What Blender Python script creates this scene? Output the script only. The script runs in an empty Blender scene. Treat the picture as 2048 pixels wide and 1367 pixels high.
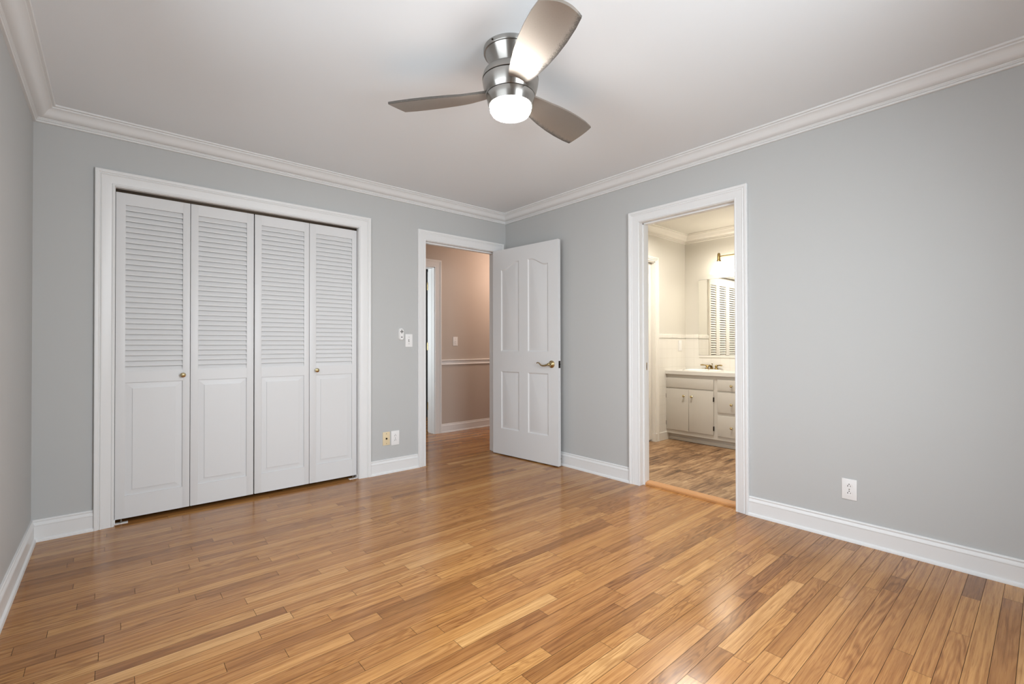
import bpy, bmesh, math, random
from math import sin, cos, pi, radians
from mathutils import Vector, Matrix

S = bpy.context.scene
COL = S.collection
random.seed(11)

# ------------------------------------------------------------------ camera
FOC, YAW, PITCH, ROLL = 925.09, 0.7112, 0.0076, -0.0020
cam_d = bpy.data.cameras.new('camera')
cam_d.sensor_fit = 'HORIZONTAL'
cam_d.sensor_width = 36.0
cam_d.lens = FOC / 2048.0 * 36.0
cam_d.clip_start = 0.02
cam = bpy.data.objects.new('camera', cam_d)
COL.objects.link(cam)
_f = Vector((sin(YAW) * cos(PITCH), cos(YAW) * cos(PITCH), sin(PITCH)))
_r = Vector((cos(YAW), -sin(YAW), 0))
_u = _r.cross(_f)
_r2 = _r * cos(ROLL) + _u * sin(ROLL)
_u2 = -_r * sin(ROLL) + _u * cos(ROLL)
cam.matrix_world = Matrix(((_r2.x, _u2.x, -_f.x, -3.1367), (_r2.y, _u2.y, -_f.y, -3.7419),
                           (_r2.z, _u2.z, -_f.z, 1.1), (0, 0, 0, 1)))
S.camera = cam

# ------------------------------------------------------------------ world, exposure, daylight
w = bpy.data.worlds.new('world'); S.world = w; w.use_nodes = True
wb = w.node_tree.nodes['Background']
sky = w.node_tree.nodes.new('ShaderNodeTexSky'); sky.sky_type = 'NISHITA'
sky.sun_disc = False; sky.sun_elevation = radians(40)
w.node_tree.links.new(sky.outputs[0], wb.inputs[0]); wb.inputs[1].default_value = 0.1
S.view_settings.view_transform = 'Standard'
S.view_settings.look = 'None'
S.view_settings.gamma = 1.0
S.view_settings.use_curve_mapping = False
S.view_settings.exposure = 0.22

FAN_EMIT = 60.0          # glass of the fan lamp
VANITY_EMIT = 7.5       # glass of the vanity lamps


def area(name, loc, rot, sx, sy, power, col, spread=150):
    l = bpy.data.lights.new(name, 'AREA'); l.shape = 'RECTANGLE'; l.size = sx; l.size_y = sy
    l.energy = power; l.color = col; l.spread = radians(spread)
    o = bpy.data.objects.new(name, l); o.location = loc; o.rotation_euler = rot; COL.objects.link(o)
    return o


# daylight coming in through the two windows behind the camera
area('daylight_rear_window', (-1.80, -4.43, 1.45), (radians(70), 0, 0), 1.15, 1.35, 64, (0.88, 0.945, 1.0))
area('daylight_left_window', (-3.66, -2.40, 1.50), (0, radians(-68), 0), 1.30, 1.60, 32, (0.88, 0.945, 1.0))
area('daylight_spare_room', (-1.50, 2.00, 1.40), (0, radians(-90), 0), 1.30, 0.80, 22, (0.90, 0.97, 1.0))
def point(name, loc, power, col, r):
    l = bpy.data.lights.new(name, 'POINT'); l.energy = power; l.color = col; l.shadow_soft_size = r
    o = bpy.data.objects.new(name, l); o.location = loc; COL.objects.link(o); return o


# lamp further along the hall, and a fill light added in the bathroom to brighten the vanity
point('hall_lamp', (1.20, .62, 2.10), 21, (1.0, 0.74, 0.59), .08)
_al = area('bathroom_fill_light', (1.00, -1.50, 2.435), (0, 0, 0), .35, .35, 26, (1.0, 0.94, 0.85), 165)


# ------------------------------------------------------------------ materials
def lin(r, g, b):
    f = lambda c: (c / 255) / 12.92 if c / 255 <= .04045 else ((c / 255 + .055) / 1.055) ** 2.4
    return (f(r), f(g), f(b), 1)


def mat(name, col, rough=.5, metal=0., spec=.5, emit=None, estr=0., coat=0., aniso=0.):
    m = bpy.data.materials.new(name); m.use_nodes = True
    b = m.node_tree.nodes['Principled BSDF']
    b.inputs['Base Color'].default_value = col
    b.inputs['Roughness'].default_value = rough
    b.inputs['Metallic'].default_value = metal
    b.inputs['Specular IOR Level'].default_value = spec
    b.inputs['Coat Weight'].default_value = coat
    b.inputs['Anisotropic'].default_value = aniso
    if emit:
        b.inputs['Emission Color'].default_value = emit
        b.inputs['Emission Strength'].default_value = estr
    return m


class NT:
    """little helper around a node tree"""
    def __init__(s, m): s.t = m.node_tree; s.n = s.t.nodes; s.b = s.n['Principled BSDF']
    def new(s, kind, **kw):
        n = s.n.new('ShaderNode' + kind)
        for k, v in kw.items(): setattr(n, k, v)
        return n
    def link(s, a, b): s.t.links.new(a, b)
    def math(s, op, a, b=None, c=None, clamp=False):
        n = s.new('Math', operation=op); n.use_clamp = clamp
        for i, v in enumerate((a, b, c)):
            if v is None: continue
            if isinstance(v, (int, float)): n.inputs[i].default_value = v
            else: s.link(v, n.inputs[i])
        return n.outputs[0]
    def mix(s, f, a, b, blend='MIX'):
        n = s.new('Mix', data_type='RGBA', blend_type=blend)
        for i, v in ((0, f), (6, a), (7, b)):
            if isinstance(v, (int, float)): n.inputs[i].default_value = v
            elif isinstance(v, tuple): n.inputs[i].default_value = v
            else: s.link(v, n.inputs[i])
        return n.outputs[2]
    def comb(s, x, y, z):
        n = s.new('CombineXYZ')
        for i, v in enumerate((x, y, z)):
            if isinstance(v, (int, float)): n.inputs[i].default_value = v
            else: s.link(v, n.inputs[i])
        return n.outputs[0]
    def noise(s, vec, scale=1., detail=3., rough=.5, dist=0.):
        n = s.new('TexNoise'); s.link(vec, n.inputs['Vector'])
        n.inputs['Scale'].default_value = scale; n.inputs['Detail'].default_value = detail
        n.inputs['Roughness'].default_value = rough; n.inputs['Distortion'].default_value = dist
        return n.outputs['Fac']
    def ramp(s, f, stops, interp='LINEAR'):
        n = s.new('ValToRGB'); n.color_ramp.interpolation = interp
        e = n.color_ramp.elements
        while len(e) > 1: e.remove(e[-1])
        e[0].position, e[0].color = stops[0]
        for p, c in stops[1:]:
            k = e.new(p); k.color = c
        s.link(f, n.inputs[0]); return n.outputs[0]
    def maprange(s, v, a, b, c=0., d=1.):
        n = s.new('MapRange'); n.inputs[1].default_value = a; n.inputs[2].default_value = b
        n.inputs[3].default_value = c; n.inputs[4].default_value = d
        s.link(v, n.inputs[0]); return n.outputs[0]
    def bump(s, h, strength, dist=.001):
        n = s.new('Bump'); n.inputs['Strength'].default_value = strength; n.inputs['Distance'].default_value = dist
        s.link(h, n.inputs['Height']); s.link(n.outputs[0], s.b.inputs['Normal'])


def paint(name, col, rough, bump=.12, scale=260):
    m = mat(name, col, rough, spec=.35); t = NT(m)
    g = t.new('NewGeometry')
    t.bump(t.noise(g.outputs['Position'], scale, 2), bump, .0006)
    return m


M = {}
M['wall'] = paint('grey_wall_paint', (.500, .504, .497, 1), .6)
M['ceil'] = paint('ceiling_paint', (.83, .862, .885, 1), .75)
M['trim'] = paint('white_trim_paint', (.765, .765, .76, 1), .32, .04)
M['door'] = paint('white_door_paint', (.70, .70, .70, 1), .38, .04)
M['hall'] = paint('beige_hall_paint', (.50, .44, .39, 1), .6)
M['bathwall'] = paint('cream_bathroom_paint', (.66, .635, .575, 1), .55)
M['bathtrim'] = paint('cream_trim_paint', (.78, .75, .69, 1), .4, .04)
M['cabinet'] = paint('cabinet_paint', (.58, .55, .50, 1), .4, .05)
M['laminate'] = mat('counter_laminate', (.66, .64, .60, 1), .3)
M['porcelain'] = mat('porcelain', (.82, .80, .76, 1), .12)
M['plate'] = mat('white_plastic', (.82, .81, .80, 1), .3)
M['ivory'] = mat('ivory_plastic', lin(226, 208, 172), .35)
M['slot'] = mat('dark_slot', (.015, .014, .013, 1), .6)
M['grey'] = mat('grey_button', (.10, .095, .09, 1), .5)
M['dark'] = mat('closet_shade', (.02, .02, .02, 1), .9)  # closet shade put into a near-black wall and ceiling colour
M['room'] = mat('interior_shade', (.05, .05, .05, 1), .9)  # darkness of the spare room and linen closet painted into the wall colour
M['brass'] = mat('polished_brass', lin(186, 168, 126), .22, 1.)
M['antique'] = mat('antique_brass', lin(150, 128, 84), .3, 1.)
M['knob'] = mat('satin_brass', lin(205, 190, 150), .2, 1.)
M['darkmetal'] = mat('dark_metal', lin(60, 52, 44), .4, 1.)
M['screw'] = mat('screw_metal', lin(150, 145, 135), .35, 1.)
M['mirror'] = mat('mirror_glass', (.90, .90, .87, 1), .01, 1.)
M['groove'] = mat('shadow_groove', (.03, .03, .03, 1), .5, .6)
M['lamp'] = mat('lamp_glass', (.9, .9, .88, 1), .4, emit=(1.0, .97, .935, 1), estr=FAN_EMIT)
M['bulb'] = mat('frosted_shade', (.9, .88, .8, 1), .4, emit=(1.0, .92, .80, 1), estr=VANITY_EMIT)
M['threshold'] = mat('oak_threshold', lin(196, 142, 92), .32)


def brushed(name, col, rough):
    m = mat(name, col, rough, 1., aniso=.8); t = NT(m)
    tg = t.new('Tangent', direction_type='RADIAL', axis='Z'); t.link(tg.outputs[0], t.b.inputs['Tangent']); t.b.inputs['Anisotropic Rotation'].default_value = .25
    return m


M['nickel'] = brushed('brushed_nickel', lin(174, 172, 168), .27)


def blade_mat():
    m = mat('satin_nickel_blade', lin(178, 170, 160), .36, .85); t = NT(m)
    at = t.new('Attribute', attribute_name='edge')
    tc = t.new('TexCoord')
    n1 = t.noise(tc.outputs['Object'], 260, 3, .7)
    n2 = t.noise(tc.outputs['Object'], 22, 3, .6)
    e = t.math('ADD', at.outputs['Fac'], t.math('MULTIPLY', t.math('SUBTRACT', n1, .5), .55))
    e = t.math('ADD', e, t.math('MULTIPLY', t.math('SUBTRACT', n2, .5), .25))
    d = t.maprange(e, .76, .95)
    spk = t.math('MULTIPLY', t.maprange(n1, .60, .72), .25)
    d = t.math('MAXIMUM', t.math('MULTIPLY', d, .85), spk)
    t.link(t.mix(d, lin(166, 158, 149), lin(66, 62, 58)), t.b.inputs['Base Color'])
    t.link(t.math('MULTIPLY_ADD', d, -.6, .85), t.b.inputs['Metallic'])
    t.link(t.math('MULTIPLY_ADD', d, .3, .44), t.b.inputs['Roughness'])
    return m


M['blade'] = blade_mat()


def oak(name):
    m = mat(name, (.4, .2, .08, 1), .28, spec=.5); t = NT(m)
    at = t.new('Attribute', attribute_name='board')
    sp = t.new('SeparateColor'); t.link(at.outputs['Color'], sp.inputs[0])
    R, G, B = sp.outputs
    g = t.new('NewGeometry'); px = t.new('SeparateXYZ'); t.link(g.outputs['Position'], px.inputs[0])
    X, Y = px.outputs[0], px.outputs[1]
    ox = t.math('MULTIPLY_ADD', B, 53., X)
    oz = t.math('MULTIPLY', B, 31.)
    # fine streaks and pores along the board
    st = t.noise(t.comb(t.math('MULTIPLY', ox, 2.2), t.math('MULTIPLY', Y, 85.), oz), 1., 5, .62)
    po = t.noise(t.comb(t.math('MULTIPLY', ox, 9.), t.math('MULTIPLY', Y, 330.), oz), 1., 3, .6)
    # flat-sawn figure: contour lines of a stretched noise field
    fld = t.noise(t.comb(t.math('MULTIPLY', ox, 1.5), t.math('MULTIPLY', Y, 15.), oz), 1., 2, .5, .3)
    fg = t.math('SINE', t.math('MULTIPLY', fld, t.math('MULTIPLY_ADD', G, 90., 46.)))
    fg = t.math('POWER', t.math('MULTIPLY_ADD', fg, .5, .5), 1.8)
    fgw = t.maprange(t.math('FRACT', t.math('MULTIPLY', B, 7.)), .30, .95, .10, .80)
    base = t.ramp(R, [(0., lin(138, 94, 54)), (.25, lin(164, 115, 68)), (.5, lin(181, 130, 79)),
                      (.78, lin(196, 146, 92)), (1., lin(212, 167, 114))])
    hue = t.ramp(G, [(0., (1.0, .965, .90, 1)), (.5, (1, 1, 1, 1)), (1., (1.02, 1.0, .88, 1))])
    c = t.mix(1., base, hue, 'MULTIPLY'); c = t.mix(1., c, (.955, .935, .87, 1), 'MULTIPLY')
    c = t.mix(t.math('MULTIPLY', fg, fgw), c, t.mix(1., c, (.60, .50, .40, 1), 'MULTIPLY'))
    c = t.mix(t.maprange(st, .42, .66, 0., .85), c, t.mix(1., c, (.62, .52, .42, 1), 'MULTIPLY'))
    c = t.mix(t.maprange(po, .52, .68, 0., .60), c, t.mix(1., c, (.55, .45, .36, 1), 'MULTIPLY'))
    t.link(c, t.b.inputs['Base Color'])
    wear = t.noise(g.outputs['Position'], 3., 4, .6)
    t.link(t.maprange(wear, .3, .7, .13, .24), t.b.inputs['Roughness'])
    t.bump(st, .05, .0005)
    return m


def rustic(name):
    m = mat(name, (.3, .2, .1, 1), .42, spec=.4); t = NT(m)
    at = t.new('Attribute', attribute_name='board')
    sp = t.new('SeparateColor'); t.link(at.outputs['Color'], sp.inputs[0])
    R, G, B = sp.outputs
    g = t.new('NewGeometry'); px = t.new('SeparateXYZ'); t.link(g.outputs['Position'], px.inputs[0])
    X, Y = px.outputs[0], px.outputs[1]
    ox = t.math('MULTIPLY_ADD', B, 53., X); oz = t.math('MULTIPLY', B, 31.)
    a = t.noise(t.comb(t.math('MULTIPLY', ox, 4.), t.math('MULTIPLY', Y, 34.), oz), 1., 6, .66, .6)
    b = t.noise(t.comb(t.math('MULTIPLY', ox, 3.), t.math('MULTIPLY', Y, 9.), oz), 1., 3, .6)
    f = t.math('ADD', t.math('MULTIPLY', a, .62), t.math('MULTIPLY', b, .38))
    f = t.math('ADD', f, t.math('MULTIPLY', t.math('SUBTRACT', R, .5), .12))
    c = t.ramp(f, [(.33, lin(70, 49, 32)), (.44, lin(122, 91, 63)), (.53, lin(155, 121, 87)), (.68, lin(192, 162, 124))])
    t.link(c, t.b.inputs['Base Color'])
    return m


M['oak'] = oak('oak_strip_floor')
M['rustic'] = rustic('rustic_plank_floor')
M['gap'] = mat('board_gap', lin(44, 26, 14), .8)


def tile_mat():
    m = mat('white_glazed_tile', (.80, .775, .72, 1), .12, spec=.5); t = NT(m)
    g = t.new('NewGeometry'); s = t.new('SeparateXYZ'); t.link(g.outputs['Position'], s.inputs[0])
    P = .1085
    def ln(v, off):
        fr = t.math('FRACT', t.math('DIVIDE', t.math('ADD', v, off), P))
        d = t.math('MINIMUM', fr, t.math('SUBTRACT', 1., fr))
        return t.maprange(d, .004, .022, 1., 0.)
    n = t.new('SeparateXYZ'); t.link(g.outputs['Normal'], n.inputs[0])
    side = t.math('GREATER_THAN', t.math('ABSOLUTE', n.outputs[0]), .5)
    hx = t.math('ADD', t.math('MULTIPLY', side, s.outputs[1]), t.math('MULTIPLY', t.math('SUBTRACT', 1., side), s.outputs[0]))
    line = t.math('MAXIMUM', ln(s.outputs[2], 10 - (1.183 % P)), ln(hx, 10.03))
    t.link(t.mix(line, (.80, .775, .72, 1), (.70, .67, .61, 1)), t.b.inputs['Base Color'])
    t.bump(t.math('SUBTRACT', 1., line), .35, .001)
    return m


M['tile'] = tile_mat()


def pane_mat():
    m = bpy.data.materials.new('window_glass'); m.use_nodes = True
    t = m.node_tree; t.nodes.remove(t.nodes['Principled BSDF'])
    a = t.nodes.new('ShaderNodeBsdfTransparent'); b = t.nodes.new('ShaderNodeBsdfGlossy'); b.inputs['Roughness'].default_value = .02
    x = t.nodes.new('ShaderNodeMixShader'); x.inputs[0].default_value = .06
    t.links.new(a.outputs[0], x.inputs[1]); t.links.new(b.outputs[0], x.inputs[2])
    t.links.new(x.outputs[0], t.nodes['Material Output'].inputs[0])
    return m


M['pane'] = pane_mat()


# ------------------------------------------------------------------ mesh helpers
class MB:
    def __init__(s): s.v = []; s.f = []; s.mi = []; s.cur = 0
    def add(s, vs, fs):
        b = len(s.v); s.v += [tuple(v) for v in vs]
        for f in fs: s.f.append([b + i for i in f]); s.mi.append(s.cur)
        return s
    def box(s, x0, x1, y0, y1, z0, z1, bev=0.):
        x0, x1 = sorted((x0, x1)); y0, y1 = sorted((y0, y1)); z0, z1 = sorted((z0, z1))
        if bev <= 0:
            vs = [(x, y, z) for z in (z0, z1) for y in (y0, y1) for x in (x0, x1)]
            return s.add(vs, [(0, 2, 3, 1), (4, 5, 7, 6), (0, 1, 5, 4), (2, 6, 7, 3), (0, 4, 6, 2), (1, 3, 7, 5)])
        bm = bmesh.new(); bmesh.ops.create_cube(bm, size=1)
        for v in bm.verts:
            v.co = Vector(((x0 + x1) / 2 + v.co.x * (x1 - x0), (y0 + y1) / 2 + v.co.y * (y1 - y0), (z0 + z1) / 2 + v.co.z * (z1 - z0)))
        bmesh.ops.bevel(bm, geom=bm.edges[:], offset=bev, segments=2, profile=.6, affect='EDGES')
        bm.verts.index_update()
        s.add([v.co for v in bm.verts], [[v.index for v in f.verts] for f in bm.faces]); bm.free(); return s
    def loft(s, rings, closed=True, caps=True):
        """rings: lists of equal length; joins consecutive rings"""
        n = len(rings[0]); vs = [p for r in rings for p in r]; fs = []
        m = n if closed else n - 1
        for k in range(len(rings) - 1):
            for i in range(m):
                j = (i + 1) % n
                fs.append((k * n + i, k * n + j, (k + 1) * n + j, (k + 1) * n + i))
        if caps and closed:
            fs.append(tuple(reversed(range(n)))); fs.append(tuple(range((len(rings) - 1) * n, len(rings) * n)))
        return s.add(vs, fs)
    def lathe(s, prof, c=(0, 0, 0), axis='Z', seg=40):
        """prof: (radius, height) list"""
        rings = []
        for r, h in prof:
            ring = []
            for i in range(seg):
                a = 2 * pi * i / seg
                p = (r * cos(a), r * sin(a), h)
                if axis == 'X': p = (p[2], p[0], p[1])
                elif axis == '-X': p = (-p[2], -p[0], p[1])
                elif axis == '-Y': p = (p[0], -p[2], p[1])
                elif axis == 'Y': p = (-p[0], p[2], p[1])
                ring.append((c[0] + p[0], c[1] + p[1], c[2] + p[2]))
            rings.append(ring)
        return s.loft(rings)
    def tube(s, pts, rad, seg=12):
        pts = [Vector(p) for p in pts]; rings = []
        rads = rad if isinstance(rad, (list, tuple)) else [rad] * len(pts)
        up = Vector((0.13, 0.21, .97)).normalized()
        for i, p in enumerate(pts):
            d = (pts[min(i + 1, len(pts) - 1)] - pts[max(i - 1, 0)]).normalized()
            a = d.cross(up)
            if a.length < 1e-4: a = d.cross(Vector((1, 0, 0)))
            a.normalize(); b = d.cross(a)
            rings.append([p + (a * cos(2 * pi * k / seg) + b * sin(2 * pi * k / seg)) * rads[i] for k in range(seg)])
        return s.loft(rings)
    def prism(s, outline, y0, y1):
        """outline in (x, z), extruded along y"""
        return s.loft([[(x, y0, z) for x, z in outline], [(x, y1, z) for x, z in outline]])
    def build(s, name, mats, parent=None, smooth=None, xf=None):
        me = bpy.data.meshes.new(name)
        vs = s.v if xf is None else [tuple(xf @ Vector(v)) for v in s.v]
        me.from_pydata(vs, [], s.f); me.validate()
        mats = mats if isinstance(mats, (list, tuple)) else [mats]
        for m in mats: me.materials.append(m)
        if len(mats) > 1: me.polygons.foreach_set('material_index', s.mi)
        bm = bmesh.new(); bm.from_mesh(me); bmesh.ops.recalc_face_normals(bm, faces=bm.faces); bm.to_mesh(me); bm.free()
        if smooth is not None:
            me.polygons.foreach_set('use_smooth', [True] * len(me.polygons))
            me.set_sharp_from_angle(angle=radians(smooth))
        me.update()
        o = bpy.data.objects.new(name, me); COL.objects.link(o)
        if parent is not None: o.parent = parent
        return o


def tag(o, label, cat, group=None, kind=None):
    o['label'] = label; o['category'] = cat
    if group: o['group'] = group
    if kind: o['kind'] = kind
    return o


def struct(o, label, cat): return tag(o, label, cat, None, 'structure')


def empty(name, loc, rz=0.):
    o = bpy.data.objects.new(name, None); o.location = loc; o.rotation_euler = (0, 0, rz); o.empty_display_size = .1
    COL.objects.link(o); return o


def copy_tree(o, parent=None):
    c = o.copy(); COL.objects.link(c); c.parent = parent
    for ch in [x for x in bpy.data.objects if x.parent == o]: copy_tree(ch, c)
    return c


# ------------------------------------------------------------------ dimensions
W = 3.485          # bedroom width, x from -W to 0
L = 4.25           # bedroom length, y from -L to 0
H = 2.463
T = .115           # wall thickness

# ------------------------------------------------------------------ floors
# strips that stand out in the bedroom floor: row -> (x start, x end, tone 0 dark .. 1 pale)
FIXED = {18: [(-2.31, -.81, .14)], 17: [(-2.45, -1.88, .24)], 12: [(-2.5, -2.17, .68), (-2.17, -1.67, .97)], 25: [(-2.1, -1.44, .86)],
         20: [(-1.96, -1.51, .8)], 10: [(-2.06, -1.43, .42)], 7: [(-2.1, -1.31, .18), (-1.16, -.81, .88)], 11: [(-2.42, -1.79, .25)],
         15: [(-1.69, -1.13, .45)], 14: [(-1.13, -.83, .25)], 9: [(-1.43, -1.08, .5)], 22: [(-2.58, -2.34, .8), (-2.32, -1.97, .8)],
         24: [(-3.33, -2.69, .86)], 23: [(-3.18, -2.59, .22)], 27: [(-3.29, -3.16, .25)], 26: [(-2.7, -2.26, .86)], 21: [(-3.08, -2.71, .76)],
         33: [(-3.25, -3.06, .3)], 29: [(-2.86, -2.53, .25)], 3: [(-1.06, -.45, .2)], 4: [(-.83, -.51, .8)], -4: [(-1.31, -.57, .58), (-.5, -.32, .2)],
         -2: [(-1.47, -.73, .76)], 0: [(-1.47, -1.01, .72), (-.62, -.14, .72)], 1: [(-1.68, -1.46, .2)]}


def boards(name, rects, pitch, lens, mats, gap, z=0., phase=0., zsub=-.0025, fixed=None):
    vs, fs, cols, mi = [], [], [], []
    for (x0, x1, y0, y1) in rects:
        r0 = math.floor((y0 - phase) / pitch); r1 = math.ceil((y1 - phase) / pitch)
        for r in range(r0, r1):
            a = max(y0, phase + r * pitch) + gap / 2; b = min(y1, phase + (r + 1) * pitch) - gap / 2
            if b - a < .002: continue
            rr = random.Random(r * 7919 + int(x0 * 100) + 5)
            x = x0 - rr.random() * lens[1]
            while x < x1:
                ln_ = lens[0] + (lens[1] - lens[0]) * rr.random() ** 1.3
                tone = None
                for fa, fb, ft in (fixed or {}).get(r + 52, ()):
                    if abs(x - fa) < 1e-6: ln_ = fb - fa; tone = ft
                    elif x < fa < x + ln_ + .12: ln_ = fa - x; break
                c = (rr.random(), rr.random(), rr.random(), 1.)
                c = (min(1, max(0, .56 + rr.gauss(0, .16) - (.20 if c[0] < .03 else 0))) if tone is None else tone, c[1], c[2], 1.)
                xa, xb = max(x0, x) + gap / 2, min(x1, x + ln_) - gap / 2
                if xb > xa:
                    k = len(vs); vs += [(xa, a, z), (xb, a, z), (xb, b, z), (xa, b, z)]; fs.append((k, k + 1, k + 2, k + 3))
                    cols.append(c); mi.append(0)
                x += ln_
        k = len(vs); vs += [(x0, y0, z + zsub), (x1, y0, z + zsub), (x1, y1, z + zsub), (x0, y1, z + zsub)]
        fs.append((k, k + 1, k + 2, k + 3)); cols.append((.5, .5, .5, 1)); mi.append(1)
    me = bpy.data.meshes.new(name); me.from_pydata(vs, [], fs)
    for m in mats: me.materials.append(m)
    me.polygons.foreach_set('material_index', mi)
    ca = me.color_attributes.new('board', 'FLOAT_COLOR', 'CORNER')
    flat = []
    for c in cols: flat += list(c) * 4
    ca.data.foreach_set('color', flat)
    me.update()
    o = bpy.data.objects.new(name, me); COL.objects.link(o); return o


fl = boards('floor', [(-W - .02, .06, -L - .02, 0.), (-W - .02, 1.9, 0., 2.6)], .0600, (.30, 1.45), [M['oak'], M['gap']], .0013, phase=-3.063 % .06, fixed=FIXED)
struct(fl, 'glossy honey oak strip floor of the bedroom running on into the hall', 'floor')
bf = boards('floor', [(.12, 2.25, -3.05, -.60)], .152, (.75, 1.25), [M['rustic'], M['gap']], .002, phase=.03)
struct(bf, 'rustic brown plank floor of the bathroom behind the doorway', 'floor')

# ------------------------------------------------------------------ walls and ceilings
# door openings: (a0, a1, head)
CL0, CL1, CLH = -3.1331, -1.5929, 2.083      # closet, on the back wall
HD0, HD1, HDH = -.9643, -.120, 2.069         # hall door, on the back wall
BA0, BA1, BAH = -2.3804, -1.640, 2.068       # bathroom doorway, on the right wall
J = .012                                      # jamb lining thickness (built inside the wall hole)

m = MB()
m.box(-W, CL0, 0, T, 0, H); m.box(CL0, CL1, 0, T, CLH, H); m.box(CL1, HD0, 0, T, 0, H)
m.box(HD0, HD1, 0, T, HDH, H); m.box(HD1, T, 0, T, 0, H)
struct(m.build('wall_back', M['wall']), 'grey back wall with the louvered closet and the hall doorway', 'wall')
m = MB()
m.box(0, T, BA1, 0, 0, H); m.box(0, T, BA0, BA1, BAH, H); m.box(0, T, -L, BA0, 0, H)
struct(m.build('wall_right', M['wall']), 'grey right wall with the bathroom doorway', 'wall')
# left wall with a window behind the camera
m = MB()
m.box(-W - T, -W, -1.60, 0, 0, H); m.box(-W - T, -W, -L, -3.20, 0, H)
m.box(-W - T, -W, -3.20, -1.60, 0, .85); m.box(-W - T, -W, -3.20, -1.60, 2.15, H)
struct(m.build('wall_left', M['wall']), 'shaded grey left wall at the left edge of the room', 'wall')
m = MB()
m.box(-W - T, -2.40, -L - T, -L, 0, H); m.box(-1.20, T, -L - T, -L, 0, H)
m.box(-2.40, -1.20, -L - T, -L, 0, .75); m.box(-2.40, -1.20, -L - T, -L, 2.15, H)
struct(m.build('wall_rear', M['wall']), 'grey rear wall with the window behind the viewer', 'wall')
m = MB().box(-W - T, 0, -L - T, 0, H, H + .1)
struct(m.build('ceiling', M['ceil']), 'flat pale grey bedroom ceiling carrying the fan', 'ceiling')


def window(name, axis, a0, a1, z0, z1, wall, label):
    m = MB()
    fr = .045
    def bx(mb, p0, p1, d0, d1, q0, q1):
        if axis == 'Y': mb.box(p0, p1, wall - d1, wall - d0, q0, q1)
        else: mb.box(wall - d1, wall - d0, p0, p1, q0, q1)
    bx(m, a0, a0 + fr, 0, T, z0, z1); bx(m, a1 - fr, a1, 0, T, z0, z1)
    bx(m, a0, a1, 0, T, z0, z0 + fr); bx(m, a0, a1, 0, T, z1 - fr, z1)
    zm = (z0 + z1) / 2; bx(m, a0, a1, .03, .075, zm - .02, zm + .02)
    am = (a0 + a1) / 2; bx(m, am - .012, am + .012, .04, .07, z0, z1)
    o = m.build(name, M['trim'])
    p = MB(); bx(p, a0 + .01, a1 - .01, .050, .054, z0 + .01, z1 - .01); p.build('pane', M['pane'], o)
    s = MB(); bx(s, a0 - .03, a1 + .03, -.03, .0, z0 - .025, z0); s.build('window_sill', M['trim'], o)
    return struct(o, label, 'window')


window('window_1', 'Y', -2.40, -1.20, .75, 2.15, -L, 'wide white sash window in the rear wall')
window('window_2', 'X', -3.20, -1.60, .85, 2.15, -W, 'broad white sash window in the left wall')

# closet interior
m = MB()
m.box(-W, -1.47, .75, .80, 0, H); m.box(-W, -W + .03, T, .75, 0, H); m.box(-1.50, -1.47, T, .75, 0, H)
struct(m.build('wall_closet', M['dark']), 'closet interior walls behind the louvered doors, coloured dark as shade', 'wall')
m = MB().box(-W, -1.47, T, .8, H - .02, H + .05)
struct(m.build('ceiling_closet', M['dark']), 'closet ceiling coloured dark as shade', 'ceiling')

# hall
HY = 1.27
HO0, HO1, HOH = -.965, -.095, 2.082     # opening in the far hall wall
HT = .142
m = MB()
m.box(-1.47, HO0, HY, HY + HT, 0, H); m.box(HO0, HO1, HY, HY + HT, HOH, H); m.box(HO1, 1.9, HY, HY + HT, 0, H)
struct(m.build('wall_hall_far', M['hall']), 'beige hall wall seen through the open doorway', 'wall')
m = MB(); m.box(-1.47, -1.44, T, HY, 0, H)
struct(m.build('wall_hall_left', M['hall']), 'beige left end wall of the hall', 'wall')
m = MB(); m.box(1.8, 1.9, T, HY, 0, H)
struct(m.build('wall_hall_right', M['hall']), 'beige right end wall of the hall', 'wall')
m = MB(); m.box(T, 1.9, .0, T, 0, H); m.box(HD1 + .0, T, T, T + .004, 0, H)
struct(m.build('wall_hall_near', M['hall']), 'beige near wall of the hall', 'wall')
m = MB().box(-1.47, 1.9, T, HY, H, H + .1)
struct(m.build('ceiling_hall', M['ceil']), 'pale hall ceiling', 'ceiling')
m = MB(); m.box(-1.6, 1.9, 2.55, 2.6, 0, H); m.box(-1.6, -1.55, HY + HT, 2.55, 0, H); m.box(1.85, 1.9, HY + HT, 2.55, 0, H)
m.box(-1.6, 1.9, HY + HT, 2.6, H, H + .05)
struct(m.build('wall_spare_room', M['room']), 'walls of the room beyond the hall, coloured dark to look unlit', 'wall')

# bathroom
BX = 2.236; BY = -.80
LO0, LO1, LOH = .34, 1.557, 2.054        # linen closet opening in the left bathroom wall
BT = .078
m = MB(); m.box(BX, BX + .1, -3.05, BY + .1, 0, H)
struct(m.build('wall_bathroom_far', M['bathwall']), 'cream bathroom wall behind mirror and vanity', 'wall')
m = MB(); m.box(T, LO0, BY, BY + BT, 0, H); m.box(LO0, LO1, BY, BY + BT, LOH, H); m.box(LO1, BX, BY, BY + BT, 0, H)
struct(m.build('wall_bathroom_left', M['bathwall']), 'cream left bathroom wall above the white tile', 'wall')
m = MB(); m.box(T, BX, -3.05, -2.95, 0, H)
struct(m.build('wall_bathroom_right', M['bathwall']), 'cream right bathroom wall out of sight', 'wall')
m = MB(); m.box(T, T + .004, BA1 + .09, BY, 0, H); m.box(T, T + .004, -2.95, BA0 - .09, 0, H); m.box(T, T + .004, BA0 - .09, BA1 + .09, BAH + .09, H)
struct(m.build('wall_bathroom_near', M['bathwall']), 'cream bathroom side of the doorway wall', 'wall')
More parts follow.
